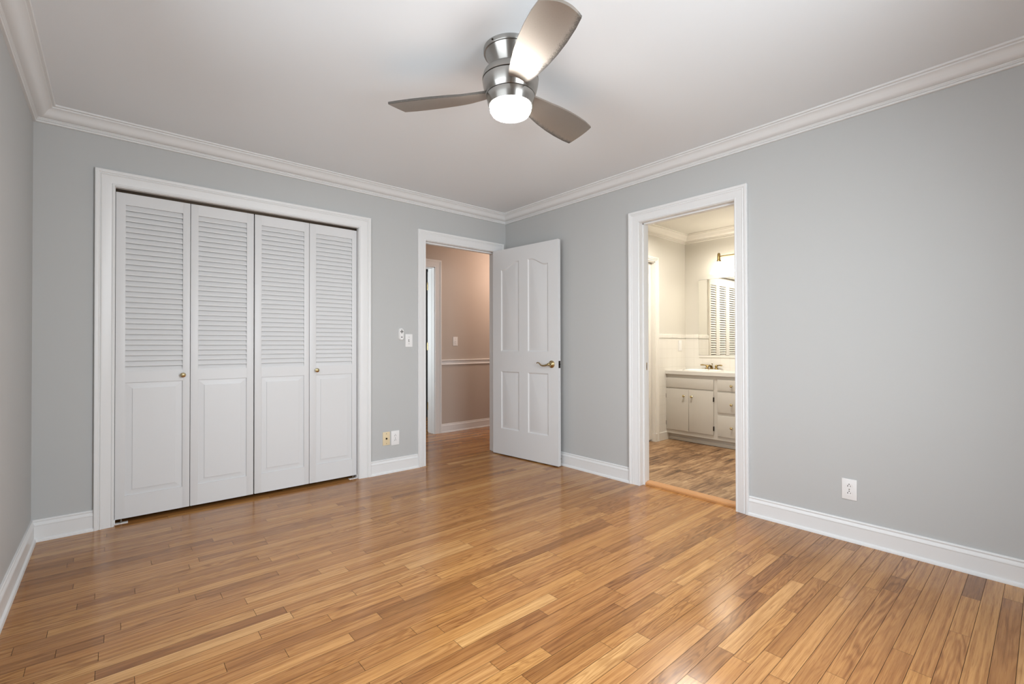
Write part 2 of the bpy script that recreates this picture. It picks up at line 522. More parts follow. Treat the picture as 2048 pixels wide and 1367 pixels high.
m = MB().box(T, BX + .1, -3.05, .0, 2.45, 2.55)
struct(m.build('ceiling_bathroom', M['bathwall']), 'cream bathroom ceiling', 'ceiling')
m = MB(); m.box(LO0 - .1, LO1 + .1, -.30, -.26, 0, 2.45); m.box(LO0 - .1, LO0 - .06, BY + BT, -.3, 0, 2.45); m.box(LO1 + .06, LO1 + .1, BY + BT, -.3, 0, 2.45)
struct(m.build('wall_linen_closet', M['room']), 'linen closet interior behind the bathroom louvers, coloured dark as shade', 'wall')

# ------------------------------------------------------------------ trim
NT_ = [0]


def trim_name():
    NT_[0] += 1
    return 'trim_%d' % NT_[0]


# profile of casing: (distance outwards from the opening edge, projection from the wall)
def casing_prof(wd):
    return [(0, 0), (0, .010), (.003, .013), (.010, .013), (.013, .0105), (.016, .012), (wd - .034, .0165), (wd - .030, .0195),
            (wd - .026, .0165), (wd - .021, .0165), (wd - .018, .021), (wd - .012, .023), (wd - .003, .023), (wd, .020), (wd, 0)]


def casing(a0, a1, head, wd0, wd1, wdh, plane, label, mt=None, legs=True):
    """plane: function (along, projection, z) -> xyz"""
    pr0, pr1, prh = casing_prof(wd0), casing_prof(wd1), casing_prof(wdh)
    m = MB()
    r = [[], [], [], []]
    for (w0, d), (w1, _), (wh, _) in zip(pr0, pr1, prh):
        r[0].append(plane(a0 - w0, d, 0)); r[1].append(plane(a0 - w0, d, head + wh))
        r[2].append(plane(a1 + w1, d, head + wh)); r[3].append(plane(a1 + w1, d, 0))
    m.loft(r)
    return struct(m.build(trim_name(), mt or M['trim'], smooth=25), label, 'door casing')


back = lambda a, d, z: (a, -d, z)
right = lambda a, d, z: (-d, a, z)
casing(CL0, CL1, CLH, .0915, .0985, .0915, back, 'wide white moulded casing around the louvered closet')
casing(HD0, HD1, HDH, .084, .084, .0915, back, 'white moulded casing around the hall doorway')
casing(BA0, BA1, BAH, .0851, .090, .0862, right, 'white moulded casing around the bathroom doorway')
# hall side casing of the far opening
casing(HO0, HO1, HOH, .09, .09, .09, lambda a, d, z: (a, HY - d, z), 'white casing of the far hall door seen through the doorway')
# bathroom linen closet casing
casing(LO0, LO1, LOH, .058, .058, .052, lambda a, d, z: (a, BY - d, z), 'narrow cream casing in the left bathroom wall', M['bathtrim'])
# bathroom side casing of doorway
casing(BA0 + .0, BA1, BAH, .07, .07, .07, lambda a, d, z: (T + d, a, z), 'cream casing on the bathroom side of the doorway', M['bathtrim'])


def jamb(a0, a1, head, d0, d1, plane, stop, label, mt=None):
    """lining of an opening with a stop strip; a0..a1 opening; d along wall depth"""
    m = MB(); t = .009
    def bx(p0, p1, q0, q1, z0, z1):
        A = plane(p0, q0, z0); B = plane(p1, q1, z1); m.box(A[0], B[0], A[1], B[1], A[2], B[2])
    bx(a0 - .001, a0 + t, d0, d1, 0, head); bx(a1 - t, a1 + .001, d0, d1, 0, head); bx(a0, a1, d0, d1, head - t, head + .001)
    if stop:
        s0, s1, st = stop
        bx(a0 + t, a0 + t + st, s0, s1, 0, head - t); bx(a1 - t - st, a1 - t, s0, s1, 0, head - t)
        bx(a0 + t, a1 - t, s0, s1, head - t - st, head - t)
    return struct(m.build(trim_name(), mt or M['trim']), label, 'door jamb')


bk = lambda a, d, z: (a, d, z)
jamb(CL0 - .006, CL1 + .006, CLH + .006, -.004, T, bk, None, 'white jamb lining around the closet doors')
jamb(HD0 - .005, HD1 + .005, HDH + .006, -.003, T + .004, bk, (.040, .078, .012), 'white jamb with stop of the hall doorway')
jamb(BA0 - .006, BA1 + .006, BAH + .006, -.003, T + .004, lambda a, d, z: (d, a, z), (.042, .072, .010), 'white jamb with stop of the bathroom doorway')
jamb(HO0, HO1, HOH, HY - .003, HY + HT + .003, bk, (HY + .050, HY + .085, .004), 'bright white jamb of the far hall door')
jamb(LO0, LO1, LOH, BY - .003, BY + BT, bk, None, 'cream jamb of the bathroom linen closet', M['bathtrim'])

# crown moulding: (projection from wall, z)
CR = [(0, 2.3745), (.011, 2.3745), (.0135, 2.377), (.0135, 2.382), (.011, 2.3845), (.010, 2.3855), (.013, 2.3865), (.0165, 2.388), (.0165, 2.3915), (.0145, 2.3925),
      (.0155, 2.3935), (.0200, 2.395), (.0205, 2.398), (.0195, 2.3995), (.027, 2.400), (.036, 2.4025), (.044, 2.407), (.050, 2.4135), (.0545, 2.421), (.059, 2.429),
      (.065, 2.4365), (.073, 2.4425), (.082, 2.4455), (.083, 2.4525), (.094, 2.4535), (.096, 2.456), (.096, H), (0, H)]


def crown(p0, p1, n, mt0, mt1, label, prof=None, mt=None, z_off=0., kind='crown moulding', nm=None):
    """p0->p1 along a wall, n = direction into the room; mt: +1 mitre inside corner, 0 square"""
    p0, p1, n = Vector(p0), Vector(p1), Vector(n); d = (p1 - p0).normalized()
    prof = prof or CR
    m = MB()
    m.loft([[(*(p0 + n * p + d * p * mt0), z + z_off) for p, z in prof], [(*(p1 + n * p - d * p * mt1), z + z_off) for p, z in prof]])
    return struct(m.build(nm or trim_name(), mt or M['trim'], smooth=28), label, kind)


crown((-W, 0), (0, 0), (0, -1), 1, 1, 'white crown moulding along the top of the closet wall')
crown((0, -L), (0, 0), (-1, 0), 1, 1, 'white crown moulding along the top of the right wall')
crown((-W, -L), (-W, 0), (1, 0), 1, 1, 'shaded white crown moulding along the top of the left wall')
crown((-W, -L), (0, -L), (0, 1), 1, 1, 'white crown moulding along the top of the rear wall')
BCR = [(p * .95, 2.45 - (2.463 - z) * 1.16) for p, z in CR]
crown((BX, -2.95), (BX, BY), (-1, 0), 1, 1, 'cream crown moulding above the bathroom mirror wall', BCR, M['bathtrim'])
crown((T, BY), (BX, BY), (0, -1), 1, 1, 'cream crown moulding above the left bathroom wall', BCR, M['bathtrim'])

BB = [(0, 0), (.024, 0), (.024, .006), (.021, .014), (.015, .018), (.0135, .019), (.0135, .088), (.0155, .090), (.0155, .094), (.013, .100), (.008, .108),
      (.008, .110), (.0105, .113), (.0105, .117), (.007, .122), (0, .122)]


def base(p0, p1, n, mt0, mt1, name, label, prof=None, mt=None):
    return crown(p0, p1, n, mt0, mt1, label, prof or BB, mt, 0., 'baseboard', name)


base((-W, 0), (CL0 - .0905, 0), (0, -1), 1, 0, 'baseboard_back_left', 'short white baseboard between the left corner and the closet casing')
base((CL1 + .0975, 0), (HD0 - .083, 0), (0, -1), 0, 0, 'baseboard_back_middle', 'white baseboard between the closet and the hall doorway')
base((HD1 + .083, 0), (0, 0), (0, -1), 0, 1, 'baseboard_back_right', 'sliver of white baseboard in the corner behind the open door')
base((0, BA1 + .089), (0, 0), (-1, 0), 0, 1, 'baseboard_right_far', 'white baseboard between the open door and the bathroom doorway')
base((0, -L), (0, BA0 - .084), (-1, 0), 1, 0, 'baseboard_right_near', 'long white baseboard along the right wall beside the bathroom doorway')
base((-W, -L), (-W, 0), (1, 0), 1, 1, 'baseboard_left', 'white baseboard running along the left wall')
base((-W, -L), (0, -L), (0, 1), 1, 1, 'baseboard_rear', 'white baseboard along the rear wall')
base((HO1 + .089, HY), (1.8, HY), (0, -1), 0, 0, 'baseboard_hall', 'white baseboard along the hall wall', [(p, z * .90) for p, z in BB])
base((LO1, BY - .0), (1.83, BY), (0, -1), 0, 0, 'baseboard_bathroom_left', 'white baseboard beside the vanity in the bathroom',
     [(0, 0), (.016, 0), (.016, .088), (.012, .095), (0, .095)], M['bathtrim'])
m = MB().box(LO1 - .016, LO1 - .0, BY - .016, BY + BT - .004, 0, .092)
struct(m.build('baseboard_bathroom_jamb', M['bathtrim']), 'white plinth block at the foot of the bathroom closet jamb', 'baseboard')
# chair rail in the hall
CRL = [(0, .853), (.006, .853), (.014, .858), (.016, .864), (.013, .869), (.010, .871), (.010, .898), (.013, .900), (.020, .905), (.024, .911), (.024, .917), (.016, .922), (0, .923)]
crown((HO1 + .089, HY), (1.8, HY), (0, -1), 0, 0, 'white chair rail across the hall wall', CRL, None, 0., 'chair rail')
# tile wainscot in the bathroom
m = MB()
m.box(LO1 + .058, BX, BY - .010, BY, .095, 1.18); m.box(BX - .010, BX, -2.95, -.978, .806, .975); m.box(BX - .010, BX, -.978, BY - .010, .806, 1.18)
m.box(LO1 + .058, BX, BY - .015, BY, 1.183, 1.232, .004); m.box(BX - .015, BX, -.978, BY - .010, 1.183, 1.232, .004)
struct(m.build(trim_name(), M['tile'], smooth=30), 'white glazed tile wainscot around the vanity', 'wall tile')
# oak threshold
m = MB().prism([(.052, -.002), (.052, .012), (.060, .020), (.125, .020), (.135, .008), (.135, -.002)], BA0 + .004, BA1 - .004)
struct(m.build(trim_name(), M['threshold'], smooth=30), 'orange oak threshold strip in the bathroom doorway', 'threshold')


# ------------------------------------------------------------------ bifold louvered doors
def rect_prism(m, x0, x1, z0, z1, y0, y1): m.box(x0, x1, y0, y1, z0, z1)


def frustum(m, x0, x1, z0, z1, yo, inset, yi):
    """raised field: outer rectangle at depth yo, inner rectangle at depth yi"""
    o = [(x0, yo, z0), (x1, yo, z0), (x1, yo, z1), (x0, yo, z1)]
    i = [(x0 + inset, yi, z0 + inset), (x1 - inset, yi, z0 + inset), (x1 - inset, yi, z1 - inset), (x0 + inset, yi, z1 - inset)]
    m.add(o + i, [(0, 1, 5, 4), (1, 2, 6, 5), (2, 3, 7, 6), (3, 0, 4, 7), (4, 5, 6, 7)])


def leaf(parent, x0, x1, lx0, lx1, z0=.027, z1=2.060, lz0=.941, lz1=1.987, pz0=.165, pz1=.872, th=.030, mt=None, knob=None, slats=31, op=.497):
    """front face at y = 0, body towards +y, in the parent's coordinates"""
    mt = mt or M['door']
    m = MB(); bv = .0015
    m.box(x0, lx0, 0, th, z0, z1, bv); m.box(lx1, x1, 0, th, z0, z1, bv)
    m.box(lx0 - .002, lx1 + .002, 0.0002, th, lz1, z1, 0); m.box(lx0 - .002, lx1 + .002, .0002, th, pz1, lz0, 0)
    m.box(lx0 - .002, lx1 + .002, .0002, th, z0, pz0, 0)
    o = m.build('leaf', mt, parent, smooth=30)
    # louver slats, outer edge low
    s = MB(); pitch = (lz1 - lz0) / slats
    for k in range(slats):
        zc = lz0 + (k + .5) * pitch
        h = pitch * op; d = .0088; t = .0050
        y_f, y_b = .0035, .0035 + 2 * d
        prof = [(y_f, zc - h + .001), (y_f + .001, zc - h - .0015 + .0), (y_f + t, zc - h), (y_b, zc + h - .002), (y_b - t, zc + h), (y_f, zc - h + t)]
        s.loft([[(lx0, y, z) for y, z in prof], [(lx1, y, z) for y, z in prof]])
    s.build('louver', mt, o)
    p = MB()
    p.box(lx0 - .002, lx1 + .002, .009, th - .004, pz0 - .002, pz1 + .002)
    frustum(p, lx0 + .004, lx1 - .004, pz0 + .004, pz1 - .004, .0088, .032, .0060)
    g = .036
    p.box(lx0 + g, lx1 - g, .0022, .0100, pz0 + g, pz1 - g, .0008)
    p.build('raised_panel', mt, o)
    if knob:
        k = MB(); kx, kz = knob
        k.lathe([(.0, -.002), (.009, -.002), (.009, .002), (.006, .006), (.006, .012), (.012, .016), (.0160, .021), (.0155, .026), (.010, .030), (0, .0315)], (kx, 0, kz), '-Y', 24)
        kb = k.build('knob', M['knob'], o, smooth=40); kb['label'] = 'small round brass knob'
    return o


YD = .03
b1 = empty('bifold_door', (-3.128, YD, .027))
tag(b1, 'left pair of white louvered bifold closet doors', 'closet door', 'louvered bifold closet doors')
def L_(parent, x0, x1, a, b, **k):
    ox, oy, oz = parent.location
    sh = lambda v: v - ox
    kn = k.pop('knob', None)
    return leaf(parent, sh(x0), sh(x1), sh(a), sh(b), z0=.0, z1=2.060 - oz, lz0=.941 - oz, lz1=1.987 - oz, pz0=.165 - oz, pz1=.872 - oz,
                knob=(sh(kn[0]), kn[1] - oz) if kn else None, **k)
L_(b1, -3.128, -2.7465, -3.081, -2.787, knob=(-2.786, .909))
L_(b1, -2.7435, -2.365, -2.700, -2.410)
b2 = empty('bifold_door', (-2.3585, YD, .027))
tag(b2, 'right pair of white louvered bifold closet doors nearer the hall doorway', 'closet door', 'louvered bifold closet doors')
L_(b2, -2.3585, -1.9785, -2.3135, -2.0165)
L_(b2, -1.9755, -1.599, -1.926, -1.638, knob=(-1.924, .909))
# bifold track
m = MB().box(CL0 + .004, CL1 - .004, .036, .056, 2.062, 2.079)
struct(m.build(trim_name(), M['darkmetal']), 'dark metal track above the closet doors', 'track')
# floor pivots
for i, (xa, lab) in enumerate(((-3.130, 'white metal floor pivot bracket under the left end of the closet doors'),
                               (-1.662, 'white metal floor pivot bracket under the right end of the closet doors'))):
    pv = empty('pivot_bracket', (xa, .03, 0))
    tag(pv, lab, 'bracket', 'closet door floor pivots')
    m = MB().box(0, .066, -.012, .018, 0, .004, .001); m.box(0 if i == 0 else .062, .004 if i == 0 else .066, -.012, .018, 0, .03); m.build('bracket_plate', M['plate'], pv)
    m = MB().lathe([(.0, .003), (.007, .003), (.007, .012), (.004, .014), (.004, .026), (0, .026)], (.033, .004, 0), 'Z', 16); m.build('pivot_pin', M['screw'], pv, smooth=40)

# linen closet doors in the bathroom, seen in the mirror
for k, lab in enumerate(('cream louvered linen closet doors reflected in the mirror, nearest pair', 'cream louvered linen closet doors reflected in the mirror, farther pair')):
    r = empty('bifold_door', (LO1 - .012 - k * .590, BY + .036, .02))
    tag(r, lab, 'closet door', 'bathroom linen closet doors')
    for q in range(2):
        xr = -q * .295
        leaf(r, xr - .292, xr, xr - .245, xr - .050, z0=0, z1=2.017, lz0=.86, lz1=1.90, pz0=.15, pz1=.79, th=.028, mt=M['bathtrim'], slats=33, op=.40)

# ------------------------------------------------------------------ hall door (open)
hx, hy = -.187, -.020
ang = math.atan2(-.99438, .10589)
d1 = empty('door_1', (hx, hy, .010), ang)
struct(d1, 'open white four-panel interior door with arched upper panels', 'door')
DW, DH, DT = .838, 2.053, .035       # local x along the door, y into the wall side (left of x), front face at y = 0


def arch_top(u, a, b, zl, zh, up):
    """top edge of an upper panel: low at the outer side, S-curve up to the middle of the door"""
    t = (u - a) / (b - a)
    if not up: t = 1 - t
    s = min(1, max(0, (t - .12) / .74)); s = s * s * (3 - 2 * s)
    return zl + (zh - zl) * s


def panel_outline(a, b, z0, ztop, inset, n=14):
    pts = [(a + inset, z0 + inset), (b - inset, z0 + inset)]
    if isinstance(ztop, tuple):
        zl, zh, up = ztop
        for k in range(n + 1):
            u = (b - inset) + (a - b + 2 * inset) * k / n
            uu = min(b, max(a, u))
            pts.append((u, arch_top(uu, a, b, zl, zh, up) - inset))
    else:
        for k in range(n + 1):
            pts.append(((b - inset) + (a - b + 2 * inset) * k / n, ztop - inset))
    return pts


PANELS = [(.117, .358, 1.032, (1.850, 1.918, True)), (.474, .722, 1.032, (1.850, 1.918, False)),
          (.117, .358, .258, .832), (.474, .722, .258, .832)]


def panel_door(parent):
    bm = bmesh.new()
    def face_side(y, sgn):
        outer = [bm.verts.new((x, y, z)) for x, z in ((0, 0), (DW, 0), (DW, DH), (0, DH))]
        edges = [bm.edges.new((outer[i], outer[(i + 1) % 4])) for i in range(4)]
        holes = []
        for (a, b, z0, zt) in PANELS:
            ring = [bm.verts.new((x, y, z)) for x, z in panel_outline(a, b, z0, zt, 0)]
            edges += [bm.edges.new((ring[i], ring[(i + 1) % len(ring)])) for i in range(len(ring))]
            holes.append(ring)
        bmesh.ops.triangle_fill(bm, use_beauty=True, use_dissolve=False, edges=edges)
        for (a, b, z0, zt), ring in zip(PANELS, holes):
            prev = ring
            for inset, dep in ((.004, .004), (.011, .0078), (.018, .0078), (.040, .0022)):
                pts = panel_outline(a, b, z0, zt, inset)
                nr = [bm.verts.new((x, y + sgn * dep, z)) for x, z in pts]
                for i in range(len(nr)):
                    j = (i + 1) % len(nr); bm.faces.new((prev[i], prev[j], nr[j], nr[i]))
                prev = nr
            bm.faces.new(prev)
        return outer
    A = face_side(0, 1); B = face_side(DT, -1)
    for i in range(4):
        j = (i + 1) % 4; bm.faces.new((A[i], A[j], B[j], B[i]))
    # remove fill inside the panel holes: keep only faces whose centre is outside every panel at y = 0 / DT
    kill = []
    for f in bm.faces:
        c = f.calc_center_median()
        if all(abs(v.co.y - f.verts[0].co.y) < 1e-6 for v in f.verts) and min(abs(c.y), abs(c.y - DT)) < 1e-6:
            for (a, b, z0, zt) in PANELS:
                top = arch_top(min(b, max(a, c.x)), a, b, *zt) if isinstance(zt, tuple) else zt
                if a < c.x < b and z0 < c.z < top - 1e-4 and all(a - 1e-5 <= v.co.x <= b + 1e-5 and v.co.z >= z0 - 1e-5 and v.co.z < 1.92 for v in f.verts):
                    kill.append(f); break
    bmesh.ops.delete(bm, geom=kill, context='FACES_ONLY')
    bmesh.ops.recalc_face_normals(bm, faces=bm.faces)
    me = bpy.data.meshes.new('door_slab'); bm.to_mesh(me); bm.free()
    me.materials.append(M['door'])
    me.polygons.foreach_set('use_smooth', [True] * len(me.polygons)); me.set_sharp_from_angle(angle=radians(20))
    o = bpy.data.objects.new('door_slab', me); COL.objects.link(o); o.parent = parent
    return o


panel_door(d1)
# local y of the visible face is 0 and the body is towards +y (towards the wall)


def lever(parent, kx, kz, side):
    """side -1: on the visible face, +1: on the wall-side face"""
    y0 = 0 if side < 0 else DT
    hnd = MB()
    hnd.lathe([(0, -.001), (.034, -.001), (.034, .004), (.030, .009), (.022, .013), (.014, .020), (.0115, .026), (.0115, .040), (.014, .044), (.014, .054), (.010, .058), (0, .058)],
              (kx, y0, kz), '-Y' if side < 0 else 'Y', 32)
    o = hnd.build('door_handle', M['brass'], parent, smooth=40)
    o['label'] = 'polished brass lever handle'
    lv = MB(); pts = []; rads = []
    for k in range(15):
        t = k / 14
        x = kx - .006 - .140 * t
        z = kz + (-.013 * sin(t * pi * 1.15) if t < .62 else -.013 * sin(.62 * pi * 1.15) + .024 * sin((t - .62) / .38 * pi * .72))
        pts.append((x, y0 + side * (.048 - .006 * t), z)); rads.append(.0095 - .005 * t)
    lv.tube(pts, rads, 12)
    lv.build('lever', M['brass'], o, smooth=60)
    return o


lever(d1, .764, .918, -1)
lever(d1, .764, .918, 1)
m = MB().box(DW - .0005, DW + .0015, .005, .030, .885, .950, .0006); lp = m.build('latch_plate', M['darkmetal'], d1)
m = MB().box(DW, DW + .010, .012, .022, .912, .926, .002); m.build('latch_bolt', M['darkmetal'], lp)
for z in (.20, 1.0, 1.82):
    m = MB(); m.lathe([(0, -.045), (.006, -.045), (.006, .045), (0, .045)], (-.004, DT + .004, z), 'Z', 12); m.box(-.003, -.001, .004, DT + .002, z - .045, z + .045)
    m.build('hinge', M['brass'], d1, smooth=40)

# far hall door, swung back into the dark room
d2 = empty('door_2', (HO1 - .012, HY + HT + .014, .012), radians(35))
struct(d2, 'white door swung back into the dark room beyond the hall', 'door')
m = MB().box(.006, .80, -.035, 0, 0, 2.03, .002); m.build('door_slab', M['door'], d2)
for z in (.322, 1.078, 1.844):
    m = MB(); m.lathe([(0, -.048), (.008, -.048), (.008, .048), (0, .048)], (-.002, -.004, z), 'Z', 14)
    hg = m.build('hinge', M['brass'], d2, smooth=40); hg['label'] = 'gold coloured butt hinge'
    m = MB(); m.box(-.020, .001, -.060, -.004, z - .046, z + .046); m.v = [(v[0] * .1 - .003, v[1], v[2]) for v in m.v]
    m.build('hinge_plate', M['brass'], hg)

# ------------------------------------------------------------------ wall plates
def plate_mb(wd, ht, th=.005):
    m = MB(); m.box(-wd / 2, wd / 2, -th, 0, -ht / 2, ht / 2, .0022); return m


def receptacle(parent, zc, sc=1.):
    m = MB(); pts = []
    for k in range(28):
        a = 2 * pi * k / 28
        x = .0172 * cos(a); z = .0172 * sin(a); z = max(-.0142, min(.0142, z)); pts.append((x, zc + z))
    m.prism(pts, -.0068, -.004)
    o = m.build('receptacle', M['plate'], parent, smooth=30)
    s = MB(); s.box(-.0078, -.0052, -.0072, -.0066, zc - .005, zc + .004); s.box(.0052, .0074, -.0072, -.0066, zc - .004, zc + .003)
    s.lathe([(0, .0066), (.0027, .0066), (.0027, .0072), (0, .0072)], (0, 0, zc + .0095), '-Y', 12)
    s.build('socket_slots', M['slot'], o)
    return o


def screw(parent, z, x=0, y=-.0052, mt='screw'):
    m = MB().lathe([(0, 0), (.0032, 0), (.0026, .0012), (0, .0014)], (x, y, z), '-Y', 12); return m.build('screw', M[mt], parent, smooth=40)


def outlet(loc, rz, wd, ht, label):
    o = empty('wall_outlet', loc, rz); tag(o, label, 'electrical outlet', 'white wall outlets')
    plate_mb(wd, ht).build('face_plate', M['plate'], o, smooth=30)
    receptacle(o, .0195); receptacle(o, -.0195); screw(o, 0, 0, -.005)
    return o


outlet((-1.266, 0, .2955), 0, .077, .124, 'white duplex outlet on the back wall beside the ivory cable plate')
outlet((0, -3.0045, .289), radians(-90), .071, .115, 'white duplex outlet low on the bare right wall')
# ivory cable plate
o = empty('cable_plate', (-1.349, 0, .299)); tag(o, 'ivory coaxial cable wall plate left of the white outlet', 'wall plate')
plate_mb(.066, .114).build('face_plate', M['ivory'], o, smooth=30)
m = MB().lathe([(0, .004), (.0075, .004), (.0075, .008), (.0048, .008), (.0048, .016), (.002, .016), (0, .012)], (0, 0, 0), '-Y', 16); m.build('coax_connector', M['darkmetal'], o, smooth=40)
screw(o, .042, mt='antique'); screw(o, -.042, mt='antique')


def toggle_switch(loc, rz, wd, ht, label, mt='plate', slide=False):
    o = empty('light_switch', loc, rz); tag(o, label, 'light switch', 'light switches')
    plate_mb(wd, ht).build('face_plate', M[mt], o, smooth=30)
    m = MB(); m.box(-.005, .005, -.0062, -.004, -.0125, .0125); c = m.build('switch_bezel', M['grey' if slide else mt], o)
    m = MB()
    if slide: m.box(-.0005, .0055, -.010, -.005, -.009, .012, .001)
    else: m.prism([(-.0035, -.004), (.0035, -.004), (.0035, .004), (-.0035, .004)], -.015, -.005); m.v = [(v[0], v[1], v[2] + (-.006 if v[1] < -.01 else 0)) for v in m.v]
    m.build('toggle', M[mt], o)
    screw(o, .030); screw(o, -.030)
    return o


toggle_switch((-1.133, 0, 1.1465), 0, .069, .114, 'white light switch beside the fan remote left of the hall doorway', slide=True)
toggle_switch((.212, HY, 1.156), 0, .072, .117, 'light switch on the beige hall wall above the chair rail')

# fan remote in its cradle
r = empty('fan_remote', (-1.2115, 0, 1.2015)); tag(r, 'small white fan remote hanging left of the light switch', 'remote control')


def stadium(wd, ht, y0, y1, n=10):
    R = wd / 2; pts = []
    for k in range(n + 1):
        a = pi * k / n; pts.append((R * cos(a), ht / 2 - R + R * sin(a)))
    for k in range(n + 1):
        a = pi + pi * k / n; pts.append((R * cos(a), -ht / 2 + R + R * sin(a)))
    return MB().loft([[(x, y0, z) for x, z in pts], [(x, y1 + .002, z) for x, z in pts], [(x * .93, y1, z * .96) for x, z in pts]])


stadium(.046, .106, 0, -.012).build('cradle', M['plate'], r, smooth=40)
stadium(.040, .098, -.012, -.020).build('remote_body', M['plate'], r, smooth=40)
m = MB()
for dx, dz in ((0, .034), (0, .012), (-.009, .023), (.009, .023), (0, .023)):
    m.lathe([(0, .0195), (.0052, .0195), (.0048, .0225), (0, .0225)], (dx, 0, dz), '-Y', 14)
m.build('button_pad', M['grey'], r, smooth=40)
m = MB(); m.lathe([(0, .0195), (.0075, .0195), (.007, .022), (0, .022)], (0, 0, -.026), '-Y', 18); m.v = [(v[0], v[1], -.026 + (v[2] + .026) * .55) for v in m.v]
m.build('button', M['slot'], r, smooth=40)

# door stop on the baseboard behind the open door
ds = empty('door_stop', (-.0135, -.800, .058)); tag(ds, 'small spring door stop on the baseboard behind the open door', 'door stop')
m = MB(); pts = []
for k in range(61):
    a = k / 60 * 2 * pi * 9; pts.append((-.006 - .040 * k / 60, .0055 * cos(a), .0055 * sin(a)))
m.tube(pts, .0013, 6).build('spring', M['screw'], ds, smooth=60)
m = MB().lathe([(0, 0), (.010, 0), (.010, .003), (.006, .006), (0, .006)], (0, 0, 0), '-X', 16); m.build('base_flange', M['screw'], ds, smooth=40)
m = MB().lathe([(0, .045), (.0075, .045), (.0075, .054), (.005, .058), (0, .058)], (0, 0, 0), '-X', 16); m.build('rubber_tip', M['slot'], ds, smooth=40)

# strike plate in the bathroom jamb
sp_ = empty('strike_plate', (.085, BA1 - .003, .932)); tag(sp_, 'brass strike plate in the bathroom door jamb', 'strike plate')
m = MB().box(-.012, .012, -.0015, .0, -.030, .030, .0006); m.build('plate', M['antique'], sp_)
m = MB().box(-.005, .005, -.002, -.0005, -.014, .014); m.build('latch_hole', M['slot'], sp_)

# ------------------------------------------------------------------ ceiling fan
FX, FY = -1.7497, -2.1254
fan = empty('ceiling_fan', (FX, FY, H))
tag(fan, 'brushed nickel flush-mount ceiling fan with three blades and a lit lamp', 'ceiling fan')
z = lambda v: v - H
m = MB().lathe([(0, 0), (.1245, 0), (.1245, z(2.446)), (.1225, z(2.442)), (.117, z(2.441)), (.080, z(2.372)), (.078, z(2.35)), (0, z(2.35))], seg=72)
m.build('canopy', M['nickel'], fan, smooth=35)
m = MB().lathe([(0, z(2.362)), (.112, z(2.362)), (.119, z(2.359)), (.1245, z(2.350)), (.1285, z(2.336)), (.1300, z(2.3235)), (.1285, z(2.3225)), (0, z(2.3225))], seg=72)
m.build('housing_ring', M['nickel'], fan, smooth=35)
m = MB().lathe([(0, z(2.3225)), (.1240, z(2.3225)), (.1240, z(2.3185)), (0, z(2.3185))], seg=72); m.build('shadow_gap', M['groove'], fan, smooth=35)
m = MB().lathe([(0, z(2.3185)), (.1290, z(2.3185)), (.1295, z(2.3170)), (.1270, z(2.298)), (.1215, z(2.275)), (.1135, z(2.2525)), (.1125, z(2.2515)), (0, z(2.2515))], seg=72)
m.build('motor_housing', M['nickel'], fan, smooth=35)
m = MB().lathe([(0, z(2.2515)), (.1085, z(2.2515)), (.1085, z(2.2492)), (0, z(2.2492))], seg=72); m.build('shadow_gap', M['groove'], fan, smooth=35)
m = MB().lathe([(0, z(2.2492)), (.1115, z(2.2492)), (.1120, z(2.2480)), (.1075, z(2.226)), (.1020, z(2.203)), (.0990, z(2.2015)), (0, z(2.2015))], seg=72)
m.build('light_fitter', M['nickel'], fan, smooth=35)
m = MB().lathe([(0, z(2.2015)), (.0960, z(2.2015)), (.0960, z(2.195)), (.0935, z(2.182)), (.085, z(2.168)), (.070, z(2.1605)), (.050, z(2.156)), (.025, z(2.1535)), (0, z(2.153))], seg=64)
lg = m.build('lamp_glass', M['lamp'], fan, smooth=60); lg['label'] = 'glowing white glass lamp'
a = radians(-105)
for dz in (z(2.452),):
    for aa in (radians(-170), radians(-50), radians(70)):
        m = MB().lathe([(0, .1235), (.004, .1235), (.004, .1275), (0, .128)], (0, 0, dz), 'X', 12)
        m.build('screw', M['darkmetal'], fan, smooth=40, xf=Matrix.Rotation(aa, 4, 'Z'))


